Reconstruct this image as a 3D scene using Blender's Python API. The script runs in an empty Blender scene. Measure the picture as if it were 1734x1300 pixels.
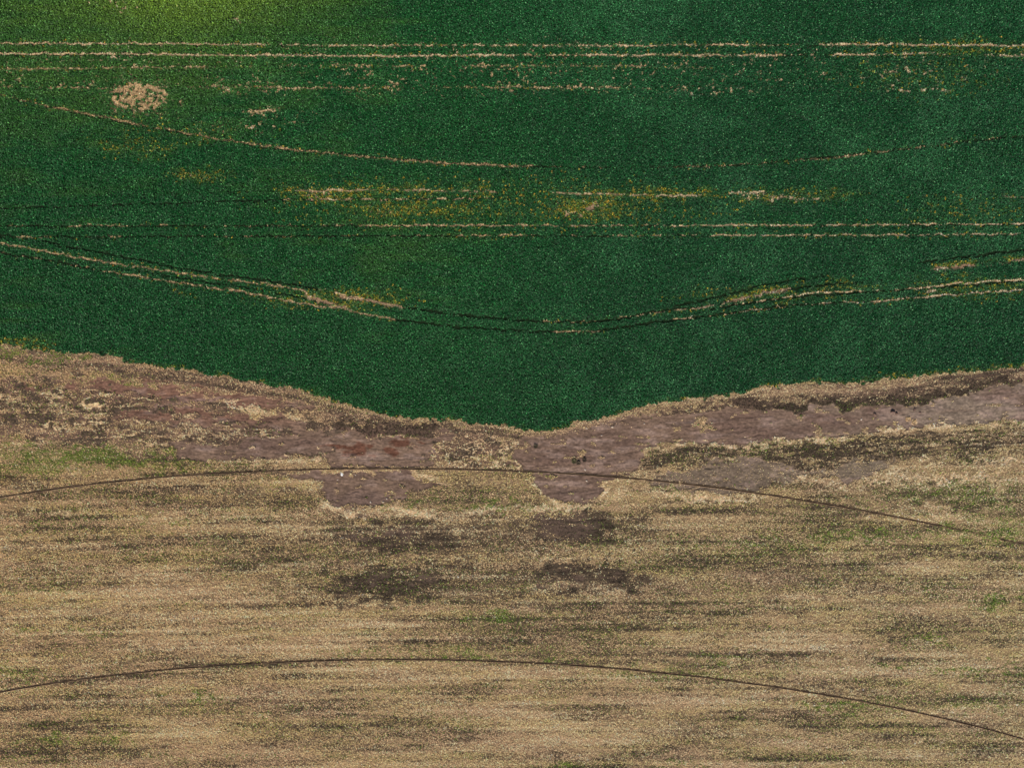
import bpy, bmesh, math, random
import numpy as np

# ------------------------------------------------------------------ camera, sky, sun, exposure
S = 0.12                     # metres per photo pixel
W2, H2 = 867.0, 650.0
scene = bpy.context.scene
C = scene.collection
cam_d = bpy.data.cameras.new("camera"); cam = bpy.data.objects.new("camera", cam_d); C.objects.link(cam)
cam_d.sensor_width = 36.0; cam_d.sensor_fit = 'HORIZONTAL'; cam_d.lens = 24.0
cam.location = (0, 0, 1734 * S * 24.0 / 36.0); cam.rotation_euler = (0, 0, 0)
cam_d.clip_start = 1.0; cam_d.clip_end = 8000.0
scene.camera = cam

SUN_EL, SUN_AZ = math.radians(40), math.radians(188)     # azimuth clockwise from +Y (up in the picture)
wd = bpy.data.worlds.new("World"); scene.world = wd; wd.use_nodes = True
nt = wd.node_tree; bg = nt.nodes["Background"]
sky = nt.nodes.new("ShaderNodeTexSky"); sky.sky_type = 'NISHITA'; sky.sun_disc = False
sky.sun_elevation = SUN_EL; sky.sun_rotation = SUN_AZ
nt.links.new(sky.outputs[0], bg.inputs[0]); bg.inputs[1].default_value = 0.08
sd = bpy.data.lights.new("sun", 'SUN'); sd.energy = 4.2; sd.angle = math.radians(0.5); sd.color = (1.0, 0.95, 0.88)
sun = bpy.data.objects.new("sun", sd); C.objects.link(sun)
sun.rotation_euler = (math.pi / 2 - SUN_EL, 0, math.pi - SUN_AZ)
sun.location = (0, -100, 150)
scene.view_settings.view_transform = 'Standard'; scene.view_settings.look = 'None'
scene.view_settings.exposure = 0.0; scene.view_settings.gamma = 1.0
scene.view_settings.use_curve_mapping = False
scene.cycles.max_bounces = 4; scene.cycles.diffuse_bounces = 2

rng = np.random.default_rng(7)
random.seed(7)
f32 = np.float32

# ------------------------------------------------------------------ noise and mask tools (photo-pixel plan of the fields)
def hash2(ix, iy, seed):
    h = (ix.astype(np.int64) * 374761393 + iy.astype(np.int64) * 668265263 + seed * 1442695041) & 0xFFFFFFFF
    h = ((h ^ (h >> 13)) * 1274126177) & 0xFFFFFFFF
    h = ((h ^ (h >> 16)) * 2246822519) & 0xFFFFFFFF
    return ((h ^ (h >> 15)) & 0xFFFFFF).astype(f32) / f32(0xFFFFFF)
def vn(x, y, sx, sy, seed):
    x = x / sx + 1000.37; y = y / sy + 1000.71
    ix = np.floor(x).astype(np.int32); iy = np.floor(y).astype(np.int32)
    fx = (x - ix).astype(f32); fy = (y - iy).astype(f32)
    fx = fx * fx * (3 - 2 * fx); fy = fy * fy * (3 - 2 * fy)
    a = hash2(ix, iy, seed); b = hash2(ix + 1, iy, seed); c = hash2(ix, iy + 1, seed); d = hash2(ix + 1, iy + 1, seed)
    return (a * (1 - fx) + b * fx) * (1 - fy) + (c * (1 - fx) + d * fx) * fy
def fbm(x, y, sx, sy, seed, n=3):
    """centred on 0, spread about 1"""
    t = 0; amp = 1.0; tot = 0
    for i in range(n):
        t = t + (vn(x, y, sx / 2 ** i, sy / 2 ** i, seed + 31 * i) - 0.5) * amp; tot += amp * amp; amp *= 0.6
    return (t / (0.22 * math.sqrt(tot))).astype(f32)
def ss(e0, e1, v):
    t = np.clip((v - e0) / (e1 - e0), 0, 1); return t * t * (3 - 2 * t)
def xy(pts, k=1): return [p[0] for p in pts], [p[k] if len(p) > k else 1.0 for p in pts]

class Plan:
    """masks over arrays of photo-pixel coordinates"""
    def __init__(s, px, py):
        s.px, s.py = px, py
        # ragged warp of outlines
        s.wx = px + 5 * fbm(px, py, 22, 14, 11, 3)
        s.wy = py + 2.6 * fbm(px, py, 20, 11, 12, 3)
        s.rag = 1.5 * fbm(px, py, 7, 4.5, 14, 3)
        s.ty = py + 1.0 * fbm(px, py, 9, 9, 13, 3)
    def sub(s, x0, x1, y0, y1, pad=26):
        if s.px.ndim != 2: return slice(None), s.px, s.py, s.wx, s.wy, s.ty, s.rag
        X, Y = s.px[0], s.py[:, 0]
        sl = (slice(np.searchsorted(Y, y0 - pad), np.searchsorted(Y, y1 + pad)), slice(np.searchsorted(X, x0 - pad), np.searchsorted(X, x1 + pad)))
        return (sl,) + tuple(a[sl] for a in (s.px, s.py, s.wx, s.wy, s.ty, s.rag))
    def full(s, sl, m):
        out = np.zeros(s.px.shape, f32); out[sl] = m; return out
    def band(s, top, bot, soft=2.0, wob=1.0):
        tx, tyy = xy(top); bx, byy = xy(bot)
        sl, px, py, wx_, wy_, ty_, rag = s.sub(max(tx[0], bx[0]), min(tx[-1], bx[-1]), min(tyy), max(byy))
        x = px + (wx_ - px) * wob; y = py + (wy_ - py) * wob
        d = np.minimum(y - np.interp(x, tx, tyy), np.interp(x, bx, byy) - y)
        x0, x1 = max(tx[0], bx[0]), min(tx[-1], bx[-1])
        d = np.minimum(d + rag * min(wob, 1.5), np.minimum(x - x0, x1 - x))
        return s.full(sl, ss(-soft, soft, d))
    def stroke(s, pts, hw, soft=1.0, wob=1.0):
        """points (x, y[, strength])"""
        X, Y = xy(pts); St = [p[2] if len(p) > 2 else 1.0 for p in pts]
        sl, px, py, wx_, wy_, ty_, rag = s.sub(X[0], X[-1], min(Y) - hw, max(Y) + hw)
        y = py + (ty_ - py) * wob
        d = hw - np.abs(y - np.interp(px, X, Y))
        m = ss(-soft, soft, d) * np.interp(px, X, St)
        return s.full(sl, np.where((px >= X[0]) & (px <= X[-1]), m, 0))
    def blob(s, cx, cy, rx, ry, ang=0.0, wob=1.0, hard=0.25):
        c, n = math.cos(ang), math.sin(ang); k = 1 + hard
        ex, ey = k * (abs(rx * c) + abs(ry * n)), k * (abs(rx * n) + abs(ry * c))
        sl, px, py, wx_, wy_, ty_, rag = s.sub(cx - ex, cx + ex, cy - ey, cy + ey, 18 * max(wob, 1))
        x = px + (wx_ - px) * wob - cx; y = py + (wy_ - py) * wob - cy
        r = np.sqrt(((x * c + y * n) / rx) ** 2 + ((-x * n + y * c) / ry) ** 2)
        return s.full(sl, 1 - ss(1 - hard, 1 + hard, r))
def patch(n, d, k=1.0):
    """thresholded noise: share d of the area, k the crispness"""
    return np.clip(0.5 + (n + (d - 0.5) * 3.4) * k, 0, 1)

# ------------------------------------------------------------------ the outline data, in photo pixels
EDGE = [(-2000, 560), (-200, 572), (0, 583), (60, 592), (110, 597), (150, 598), (190, 601), (210, 612), (250, 616), (300, 624), (350, 632), (400, 641),
        (440, 650), (500, 658), (520, 664), (560, 677), (600, 688), (630, 697), (680, 707), (740, 710), (780, 714), (840, 719), (870, 724), (900, 728),
        (930, 729), (950, 724), (980, 714), (1010, 709), (1040, 704), (1060, 697), (1090, 690), (1110, 681), (1140, 680), (1170, 677), (1200, 672), (1250, 668),
        (1290, 656), (1310, 653), (1350, 650), (1400, 648), (1450, 649), (1500, 642), (1550, 638), (1600, 632), (1650, 628), (1700, 622), (1734, 619),
        (1934, 600), (4000, 420)]
def L(*p): return list(p)
# straw filled wheel tracks through the crop: (points with strength, half width, crispness)
STRAW_TRACKS = [
 (L((-200,72,.9),(0,74,1),(240,74.5,.95),(430,76,1),(470,76.5,.25),(520,77,.6),(720,77.5,.6),(800,77,.7),(980,78,.7),(1010,79,.9),(1134,77,.6),(1260,77,.6),(1320,77,.3),(1354,77,.4),(1356,77,0)), 1.5),
 (L((1385,75,0),(1387,75,1),(1500,76,1),(1734,78.5,1),(1934,80,1)), 1.7),
 (L((-200,90,1),(0,91,1),(230,92,1),(300,94,1),(650,95,1),(700,95,1),(730,95,.9),(800,94.5,1),(880,94,.6),(1134,94,.75),(1325,94,.95),(1330,94,.25),(1405,94,.25),(1410,93,1),(1475,93,1),(1480,93,.4),(1580,91,.75),(1585,93,.35),(1690,95,.35),(1695,95,.9),(1934,96,.9)), 1.8),
 (L((-100,118,.5),(0,118,.75),(150,117,.75),(240,116,.6),(345,113.5,.7),(350,113,.2),(520,112,.3),(600,112,.5),(720,112,.5),(730,112,0)), 1.7),
 (L((790,113,0),(800,113,.6),(1000,112,.6),(1170,115,.4),(1200,116,.2),(1220,116,0)), 1.5),
 (L((-50,148,.2),(120,149,.45),(180,150,.4),(320,148,.3),(430,148,.5),(470,149,.8),(600,150,.5),(700,150,.2),(760,148,.4),(860,148,.75),(990,149,.65),(1055,149,.6),(1070,149,0)), 1.6),
 (L((410,192,.4),(430,190,.9),(482,183.5,.6)), 2.2),
 (L((-200,125,.5),(0,160,.5),(60,176,.6),(130,190,.7),(200,204,.9),(260,216,.7),(300,222,.8),(370,236,.7),(450,247,.8),(520,257,.9),(580,263,.85),(640,268,.9),(720,275,.9),(800,279,.9),(860,281.5,.9),(900,281,.75),(905,282,.1),(1134,284,.15),(1160,283,.45),(1250,279,.35),(1320,275,.4),(1400,269,.55),(1440,265,.85),(1480,259,.5),(1520,253,.45),(1600,246,.35),(1650,238,.3),(1734,228,.2)), 1.9),
 (L((490,323,.4),(520,324,.9),(560,323,.8),(620,323,.75),(625,322,.1),(645,322,.7),(755,323,.8),(760,323,.1),(782,324,.7),(838,325,.7),(842,325,0)), 1.8),
 (L((480,338,.3),(540,338,.6),(620,338,.6),(700,338,.4),(750,337,.6),(850,336,.1)), 1.3),
 (L((935,326,.5),(950,327,.9),(1080,330,.8),(1110,331,.5),(1114,331,1),(1185,332,.9),(1190,331,.2),(1232,328,.2),(1236,328,.85),(1292,326,.9),(1300,333,.3),(1380,338,.6),(1400,337,.4),(1410,337,0)), 1.9),
 (L((-100,383,.1),(100,383,.1),(145,382,.5),(260,382,.25),(400,383,.15),(600,382,.25),(650,382,.7),(900,382,.8),(960,383,.65),(1100,382,.35),(1155,382,.7),(1380,381,.85),(1385,382,.25),(1420,381,.7),(1525,381,.8),(1530,381,.2),(1550,380,.6),(1734,380,.6),(1934,380,.5)), 1.3),
 (L((28,401,.5),(32,401.5,.9),(55,402,.9),(60,402,.15),(183,401,.15),(187,401.5,1),(203,401.5,1),(206,401,.15),(770,399,.2),(785,399,.7),(830,399,.6),(862,398,.8),(890,398,.8),(895,398,.1),(1080,399,.5),(1150,399,.4),(1205,399,.4),(1215,399,.85),(1272,398,.7),(1320,398,.65),(1530,398,.75),(1540,398,.3),(1600,397,.6),(1700,397,.6),(1734,397,.3)), 1.3),
 (L((-200,395,.6),(0,411,.9),(50,421,.9),(120,434,1),(160,441,1),(240,453,.8),(300,462,.8),(380,473,.7),(440,479,.8),(500,490,.85),(520,494,.6)), 1.9),
 (L((-100,414,.1),(0,428,.15),(160,456,.3),(200,462,.7),(280,475,.75),(340,485,.6),(400,492,.75),(480,508,.9),(530,517,1),(570,522,1),(640,535,1),(668,541,.8),(672,541,0)), 1.8),
 (L((540,489,.4),(580,498,.6),(640,512,1),(682,520,.9),(690,521,0)), 1.5),
 (L((935,562,0),(945,562,.8),(1000,562,.9),(1020,560,.3),(1030,558,0)), 1.3),
 (L((900,545,.1),(930,544,.5),(980,545,.2),(1130,528,.6),(1180,522,.7),(1200,519,1),(1215,517,.3)), 1.4),
 (L((1200,522,.2),(1290,508,.3),(1340,502,.5),(1375,496,.8),(1440,493,.8),(1450,493,.3),(1500,492,.3),(1570,487,.6),(1600,483,.7),(1615,480,.8),(1660,477,.7),(1690,475,1),(1734,474,1),(1934,462,.8)), 1.6),
 (L((1140,541,.3),(1200,535,.3),(1340,517,.3),(1440,512,.4),(1480,511,.7),(1560,504,.6),(1600,500,.7),(1660,496,.9),(1734,491,.7),(1934,478,.6)), 1.4),
 (L((1660,397,.3),(1700,332,0)), 1.0),
 (L((1690,332,.3),(1705,333,.8),(1734,333,.5)), 1.1),
]
SOIL_TRACKS = [
 (L((565,500,.3),(575,502,1),(600,505,1),(640,512,1),(670,518,1),(682,521,.5)), 3.6),
 (L((512,499,.3),(522,504,1),(550,511,1),(585,522,1),(600,528,.4)), 3.6),
 (L((1222,514,.3),(1235,510,1),(1275,500,1),(1300,496,1),(1330,492,.8),(1340,490,.2)), 2.8),
 (L((1575,457,.3),(1582,456,1),(1610,453,1),(1648,449,1),(1655,448,.2),(1700,443,.2),(1706,442.5,1),(1734,441,1),(1934,428,1)), 3.0),
]
DARK_TRACKS = [
 (L((-200,378,.8),(0,398,.8),(60,404,.6),(110,418,.8),(170,428,1),(240,441,1),(300,453,.8),(380,466,1),(450,475,.9),(540,489,.8)), 1.5),
 (L((-200,400,.8),(0,428,.8),(100,444,1),(160,456,.8),(210,464,1),(280,475,.9),(400,492,.8),(480,508,.9)), 1.4),
 (L((80,430,0),(200,452,.6),(300,470,.7),(420,488,.8),(520,505,.9)), 1.2),
 (L((680,520,1),(750,529,1),(800,536,.9),(860,541,.6),(900,543,.8),(950,545,.8),(1010,544,1),(1040,542,1),(1100,529,1),(1134,525,1),(1180,521,.7),(1225,514,.6)), 1.7),
 (L((665,540,1),(720,547,1),(770,553,.9),(850,558,.6),(930,562,.9),(1000,562,1),(1050,555,1),(1100,546,1),(1134,543,1),(1200,535,.9),(1280,524,.9),(1340,517,.9),(1440,512,.7),(1560,504,.8),(1620,498,.9),(1734,491,.8)), 1.6),
 (L((1140,520,.8),(1170,512,1),(1200,507,1),(1240,497,1),(1290,484,.9),(1340,474,.8),(1400,470,.5),(1460,468,0)), 1.5),
 (L((1330,492,1),(1360,487,1),(1400,482,.9),(1470,478,.4),(1560,459,0)), 1.5),
 (L((1200,524,.6),(1290,510,.9),(1340,503,1),(1500,493,.8),(1560,488,1),(1734,475,.8)), 1.5),
 (L((1550,445,.4),(1580,443,1),(1600,440,.8),(1640,434,1),(1700,427,1),(1734,424,1),(1934,412,1)), 1.7),
 (L((-100,354,.5),(0,353,.7),(100,351,.7),(200,348,.7),(480,339,.8),(750,337.5,.8),(850,336,.6),(900,336,0)), 1.3),
 (L((130,331,0),(220,331,.5),(330,327,.6),(480,325,.4)), 1.2),
 (L((-200,383.5,.8),(300,383.5,.8),(640,383,1),(900,383,.7),(1160,383,.7),(1934,381,.7)), 1.2),
 (L((-200,401,.7),(300,401,.9),(640,400,1),(1080,400,.7),(1934,398,.7)), 1.2),
 (L((-200,76,.6),(700,78.5,.6),(1934,79,.6)), 1.3),
 (L((-200,93,.7),(700,96,.7),(1934,95,.5)), 1.4),
 (L((900,283,.8),(1050,285,.6),(1250,281,.8),(1520,255,.9),(1734,230,.7)), 1.3),
 (L((-200,128,.6),(0,163,.7),(200,207,.8),(450,250,.8),(800,281,.9),(900,283,.9)), 1.3),
 (L((940,345,.6),(1010,348,.7),(1040,349,.3)), 1.2),
]
# ground with no plants, right of the middle
S1T = L((872,752),(880,743),(900,738),(940,737),(970,730),(1000,722),(1050,712),(1080,704),(1110,705),(1140,704),(1180,697),(1240,690),(1300,692),(1320,695),(1345,701),(1362,700),(1372,684),(1400,688),(1420,691),(1430,700),(1445,693),(1480,690),(1510,690),(1519,681),(1530,686),(1548,686),(1556,691),(1568,684),(1580,678),(1600,676),(1640,670),(1652,661),(1680,656),(1734,650),(1934,630))
S1B = L((872,790),(880,800),(900,808),(925,835),(950,850),(975,853),(1000,852),(1015,840),(1022,815),(1050,808),(1075,803),(1083,785),(1078,772),(1088,763),(1120,752),(1150,746),(1200,752),(1260,753),(1300,748),(1320,741),(1400,740),(1450,737),(1480,728),(1520,724),(1560,722),(1600,718),(1660,716),(1734,712),(1934,700))
S2T = L((1092,812),(1120,806),(1150,800),(1180,793),(1190,783),(1215,778),(1240,775),(1290,773),(1310,785),(1330,793),(1380,797),(1410,790),(1430,783),(1470,778),(1500,780))
S2B = L((1092,818),(1120,822),(1160,828),(1210,828),(1250,838),(1275,836),(1300,826),(1340,808),(1360,803),(1400,811),(1440,816),(1480,800),(1500,790))
S3T = L((288,752),(330,747),(370,757),(400,752),(420,742),(450,738),(480,738),(520,738),(530,724),(545,722),(553,740),(562,735),(600,732),(612,734),(622,744),(650,741),(668,738),(700,742),(720,740),(742,738),(752,726),(762,735),(775,748))
S3B = L((288,760),(305,772),(330,781),(345,784),(370,780),(400,775),(430,775),(480,778),(515,768),(540,765),(552,780),(575,793),(700,793),(730,790),(738,772),(748,760),(775,753))
S4T = L((478,801),(540,799),(620,799),(680,800),(705,806),(735,817),(760,822))
S4B = L((478,806),(505,810),(530,812),(545,826),(552,838),(570,855),(600,863),(640,856),(680,850),(695,832),(735,824),(760,824))
S5T = L((150,640),(230,648),(300,655),(360,660),(430,672),(480,676),(530,690))
S5B = L((150,655),(230,672),(300,680),(350,683),(430,690),(480,694),(530,697))
S6T = L((200,690),(300,684),(380,700),(470,706),(560,735)); S6B = L((200,705),(300,716),(380,728),(430,738),(560,740))

def offs(pts, dy): return [(x, y + dy) for x, y in pts]

def soil_mask(P):
    px, py = P.px, P.py
    m = P.band(S1T, S1B, 1.6, .8)
    m = np.maximum(m, P.band(S2T, S2B, 2.5, 1.2) * .92)
    m = np.maximum(m, P.band(S3T, S3B, 1.6, .8))
    m = np.maximum(m, P.band(S4T, S4B, 2.0, 1.0))
    n = fbm(px, py, 26, 13, 41, 4)
    m = np.maximum(m, P.band(S5T, S5B, 4, 1.5) * patch(n, .88, 1.5))
    m = np.maximum(m, P.band(S6T, S6B, 5, 1.5) * patch(n, .66, 1.8))
    m = np.maximum(m, P.band(L((0,640),(200,650)), L((0,655),(200,665)), 6, 2) * patch(n, .3, 1.5))
    for b in ((965,893,52,23,.03), (925,877,22,10,0)): m = np.maximum(m, P.blob(*b) * .72)
    for b in ((995,975,50,14,.0), (660,982,80,16,-.05), (640,905,72,20,.05), (935,990,24,12,0), (600,870,30,10,0)): m = np.maximum(m, P.blob(*b) * patch(n, .5, 1) * .75)
    # cleared spots
    for b in ((1195,720,15,7),(1140,800,22,9),(760,803,40,9),(600,720,14,6),(540,716,18,8),(420,800,18,5)):
        pass
    m = m * (1 - P.band(L((736,750),(770,744),(800,740),(870,746)), L((736,790),(800,793),(870,794)), 2, 1.6))
    # straw islands left inside the bare ground
    isl = P.blob(1190, 718, 20, 10) * patch(fbm(px, py, 9, 6, 44), .75, 2)
    isl = np.maximum(isl, P.blob(1188, 712, 9, 6))
    m = m * (1 - isl)
    m = m * (1 - .8 * patch(fbm(px, py, 16, 6, 45, 3), .02, 2.5))
    return m

def grey_g(P):
    return P.stroke([(-200,125),(0,160),(130,190),(260,216),(450,247),(640,268),(860,281),(1134,284),(1400,269),(1600,246),(1734,228)], 8, 3)
def evaluate(px, py):
    """every field of the plan at the given photo-pixel coordinates"""
    px = px.astype(f32); py = py.astype(f32)
    P = Plan(px, py); R = {}
    yb = np.interp(px, *xy(EDGE))
    eo = py + 1.9 * fbm(px, py, 16, 12, 21, 3) + 1.5 * fbm(px, py, 5, 4, 22, 2)
    inside = ss(1.2, -1.2, eo - yb)
    d_edge = py - yb                                            # >0 outside the crop
    # --- gaps in the crop
    fine = fbm(px, py, 9, 2.2, 51, 3); spk = fbm(px, py, 5, 3, 52, 3); mid = fbm(px, py, 30, 8, 53, 3)
    straw = 0; gap = 0; soilT = 0; yel = 0
    for pts, hw in STRAW_TRACKS:
        hw = hw * .76; m = P.stroke(pts, hw, .9, .9)
        halo = P.stroke(pts, hw + 3.5, 3.0, 1.2)
        c = P.stroke(pts, hw, .9, .9); s_ = m / np.maximum(P.stroke([(p[0], p[1]) for p in pts], hw, .9, .9), 1e-3); c = P.stroke([(p[0], p[1]) for p in pts], hw * .85 + .1, .9, .9) * np.clip(.5 + fine * .55 + (s_ - .55) * 2.4, 0, 1)
        straw = np.maximum(straw, c); gap = np.maximum(gap, c)
        yel = np.maximum(yel, halo * np.interp(px, *xy(pts)) * 0 + halo * .12)
    for pts, hw in SOIL_TRACKS:
        m = P.stroke(pts, hw * .85, 1.0, 1.6) * np.clip(.9 + .4 * fine, 0, 1); straw = np.maximum(straw, P.stroke(offs3(pts, 2.2), 1.6, .8, 1.8) * patch(spk, .6, 1.5)); gap = np.maximum(gap, m); soilT = np.maximum(soilT, m)
        yel = np.maximum(yel, P.stroke(offs3(pts, -4), hw + 1.5, 2.5) * .75)
    for pts, hw in DARK_TRACKS:
        m = P.stroke(pts, hw * 1.35, .9, .8); gap = np.maximum(gap, m * np.clip(.95 + fine * .35, 0, 1))
    def patchy(m, d, k=1.6):
        nonlocal straw, gap
        c = m * patch(spk, d * .85, k); straw = np.maximum(straw, c * .75); gap = np.maximum(gap, c * .95)
    ci = P.blob(233, 167, 44, 26, .05, 1.3, .22)
    c = ci * patch(fbm(px, py, 6, 4, 55, 3), .62, 1.5); straw = np.maximum(straw, c); gap = np.maximum(gap, c)
    patchy(P.blob(240, 168, 62, 36, 0, 1.5, .5) * .9, .22)
    patchy(P.blob(275, 162, 14, 7), .45)
    patchy(P.blob(405, 147, 60, 12, .0, 1.2, .6), .24); patchy(P.blob(470, 151, 45, 5), .36)
    patchy(P.blob(860, 118, 100, 12, 0, 1, .6), .2); patchy(P.blob(820, 119, 40, 4), .32)
    patchy(P.blob(930, 142, 180, 12, 0, 1, .7), .12); patchy(P.blob(960, 150, 95, 4), .3); patchy(P.blob(850, 150, 25, 4), .36)
    patchy(P.blob(650, 150, 70, 9, -.16, 1, .6), .2); patchy(P.blob(590, 113, 60, 4, 0, 1, .6), .3); patchy(P.blob(617, 123, 14, 3), .5)
    patchy(P.blob(185, 102, 50, 3.5), .4); patchy(P.blob(60, 103, 60, 3, 0, 1, .6), .16)
    patchy(P.blob(1555, 125, 75, 12, 0, 1, .6), .12); patchy(P.blob(1550, 152, 60, 5, 0, 1, .5), .28); patchy(P.blob(1530, 119, 20, 2), .3)
    patchy(P.blob(1190, 152, 90, 8, 0, 1, .6), .2); 
    patchy(P.blob(900, 115, 900, 45, 0, 1, .6), .02)
    patchy(P.blob(540, 326, 28, 5), .3); patchy(P.blob(527, 333, 14, 5), .35); patchy(P.blob(640, 355, 30, 9), .12)
    patchy(P.blob(150, 145, 70, 8), .2); patchy(P.blob(10, 130, 30, 20), .15); patchy(P.blob(190, 10, 50, 8), .1); patchy(P.blob(405, 34, 8, 3), .5)
    patchy(P.blob(1310, 333, 50, 7), .25); patchy(P.blob(1275, 327, 22, 2.5), .5)
    patchy(P.blob(338, 298, 22, 5), .15); patchy(P.blob(450, 188, 40, 6, -.12), .35); patchy(P.blob(440, 212, 90, 14, -.1, 1, .7), .14)
    patchy(P.blob(1578, 494, 11, 5), .6); patchy(P.blob(528, 500, 12, 4.5), .75); patchy(P.blob(984, 357, 45, 17, 0, 1, .6), .06)
    for b in ((962, 367, 5, 3), (1003, 351, 6, 3)):
        m = P.blob(*b); soilT = np.maximum(soilT, m * .8); gap = np.maximum(gap, m * .9)
    # --- yellowing crop
    for b, a in (((985,355,62,17),1.0),((985,358,30,9),1.0),((700,355,90,11),1.0),((560,328,75,14),.65),((690,322,80,8),.6),((1110,331,110,9),.7),((815,324,30,5),.5),((1330,330,110,12),.35),
                 ((338,298,45,9),.6),((230,250,60,18),.3),((310,495,22,6),.5),((300,230,120,18),.12),((1640,486,110,16),.4),((560,505,110,16),.5),((1640,360,100,30),.12),
                 ((860,345,320,40),.18),((1640,82,140,14),.35),((1560,130,100,30),.2),((30,584,55,9),.6),((1420,485,70,10),.3),((1280,500,120,12),.25)):
        n = patch(fbm(px, py, 13, 5, 61, 3), .5, 1.1)
        yel = np.maximum(yel, P.blob(*b, 0, 1.5, .7) * a * (.45 + .8 * n))
    ey = ss(-9, -1, eo - yb) * patch(mid, .38, .8)
    yel = np.maximum(yel, ey * .5 * inside)
    yel = np.maximum(yel, ss(-12, -1, eo - yb) * inside * ss(1380, 1480, px) * .65 * patch(spk, .6, 1))
    gap = np.maximum(gap, ss(-6, 0, eo - yb) * patch(spk, .22, 1.4))
    R['crop'] = (inside * (1 - np.clip(gap, 0, 1))).astype(f32)
    grey0 = P.blob(1550, 135, 110, 40, 0, 1, .6); R['yel'] = np.clip(yel * (1 - .5 * grey0), 0, 1).astype(f32)
    # crop tone, with the upper left lens glow painted in: 0 emerald, 1 yellow-green, -1 blue-green
    tone = 1.15 * np.exp(-(((px - 300) / 240) ** 2 + ((py + 50) / 100) ** 2)) + .20 * np.exp(-(((px - 100) / 420) ** 2 + ((py - 90) / 170) ** 2))  # two lobes of glow, light painted as yellower leaves
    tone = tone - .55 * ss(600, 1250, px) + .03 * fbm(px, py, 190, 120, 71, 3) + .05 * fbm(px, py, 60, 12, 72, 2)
    tone = tone + .10 * P.blob(620, 440, 260, 60, 0, 3, .8) - .1 * P.blob(300, 480, 400, 90, .1, 3, .8)
    pale = .5 * patch(fbm(px, py, 90, 80, 73, 4), .25, .8) * ss(700, 1100, px) + .13 * fbm(px, py, 24, 18, 74, 3)
    pale = pale + .5 * P.blob(1650, 320, 110, 60, .5, 4, .9) + .3 * P.blob(1600, 480, 90, 90, 0, 4, .9) + .25 * P.blob(780, 560, 150, 60, 0, 4, .9) + .25 * P.blob(1040, 30, 150, 50, 0, 4, .9)
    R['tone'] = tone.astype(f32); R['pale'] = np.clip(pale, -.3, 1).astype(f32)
    # --- ground without crop
    soil = soil_mask(P)
    outside = 1 - inside
    # dark standing weeds along the upper side of the bare ground, and other weedy belts
    def fringe(top, h, x0, x1, soft=4):
        t = [p for p in top if x0 <= p[0] <= x1]
        return P.band(offs(t, -h), offs(t, 1), soft, 1.2)
    dk = 0
    n1 = fbm(px, py, 22, 9, 81, 4)
    fr183 = np.clip(.92 + .16 * fbm(px, py, 30, 4, 183, 3), 0, 1)
    for m, a in ((fringe(S1T, 15, 1230, 1760, 2.5), 1.15), (fringe(S1T, 6, 1090, 1300, 1.5), 1.0), (fringe(S1T, 20, 1440, 1600, 6), .9), (fringe(S1T, 15, 1300, 1372, 5), 1.0),
                 (fringe(S3T, 24, 555, 750, 3), 1.15), (fringe(S3T, 16, 700, 775), .8), (fringe(S3T, 30, 400, 530, 7), .8), (fringe(S3T, 22, 330, 430, 6), .7), (fringe(S2T, 16, 1180, 1500, 6), .8),
                 (P.band(L((0,664),(60,655),(160,662),(300,690),(330,700)), L((0,690),(60,698),(160,700),(300,718),(330,712)), 8, 2.5) * patch(n1, .62, 1.2), .8),
                 (P.band(L((1090,770),(1130,764),(1200,762),(1300,752),(1400,748),(1500,742),(1600,735),(1760,722)), L((1090,802),(1130,795),(1200,780),(1300,785),(1400,792),(1500,778),(1600,765),(1760,752)), 6, 1.6) * patch(n1, .48, 1.3), .85),
                 (P.band(L((740,746),(800,742),(870,748)), L((740,785),(800,792),(872,792)), 4, 1) * patch(n1, .42, 1.4), .8),
                 (P.band(L((380,705),(450,700),(530,708),(560,720)), L((380,738),(450,736),(530,735),(560,732)), 6, 2) * patch(n1, .6, 1.2), .8),
                 (P.blob(440, 845, 110, 20, .08, 3, .6), .5), (P.blob(770, 830, 110, 22, 0, 3, .6), .45), (P.blob(985, 893, 80, 27, 0, 2, .4), 1.0), (P.blob(800, 905, 340, 34, 0, 3, .8), .62), (P.blob(820, 985, 340, 36, 0, 3, .8), .6), (P.blob(560, 950, 90, 60, 0, 3, .8), .4), (P.blob(1060, 890, 55, 20, 0, 3, .6), .6),
                 (P.blob(680, 908, 135, 28, .03, 3, .6), .92), (P.blob(590, 880, 60, 18, .2, 3, .5), .5), (P.blob(660, 985, 140, 30, -.04, 3, .6), .98), (P.blob(1000, 978, 115, 28, .06, 3, .6), .95),
                 (P.blob(930, 1005, 60, 24, 0, 3, .6), .5), (P.blob(840, 1070, 120, 24, 0, 3, .7), .45), (P.blob(500, 1000, 60, 24, .2, 3, .7), .4), (P.blob(1620, 838, 150, 22, .04, 3, .6), .7), (P.blob(1380, 905, 120, 16, 0, 3, .6), .45),
                 (P.blob(1420, 985, 170, 22, .03, 3, .6), .45), (P.blob(1260, 1000, 120, 26, 0, 3, .7), .35), (P.blob(1660, 1050, 90, 14, 0, 3, .7), .4), (P.blob(1390, 1165, 120, 10, .08, 3, .6), .5), (P.blob(1180, 1240, 90, 22, 0, 3, .6), .4),
                 (P.blob(180, 985, 170, 16, 0, 3, .7), .3), (P.blob(240, 1040, 170, 14, 0, 3, .7), .3), (P.blob(240, 1110, 160, 16, -.05, 3, .7), .35), (P.blob(320, 1195, 200, 18, 0, 3, .7), .3), (P.blob(100, 925, 110, 14, 0, 3, .7), .25)):
        dk = np.maximum(dk, m * a * fr183)
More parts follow.
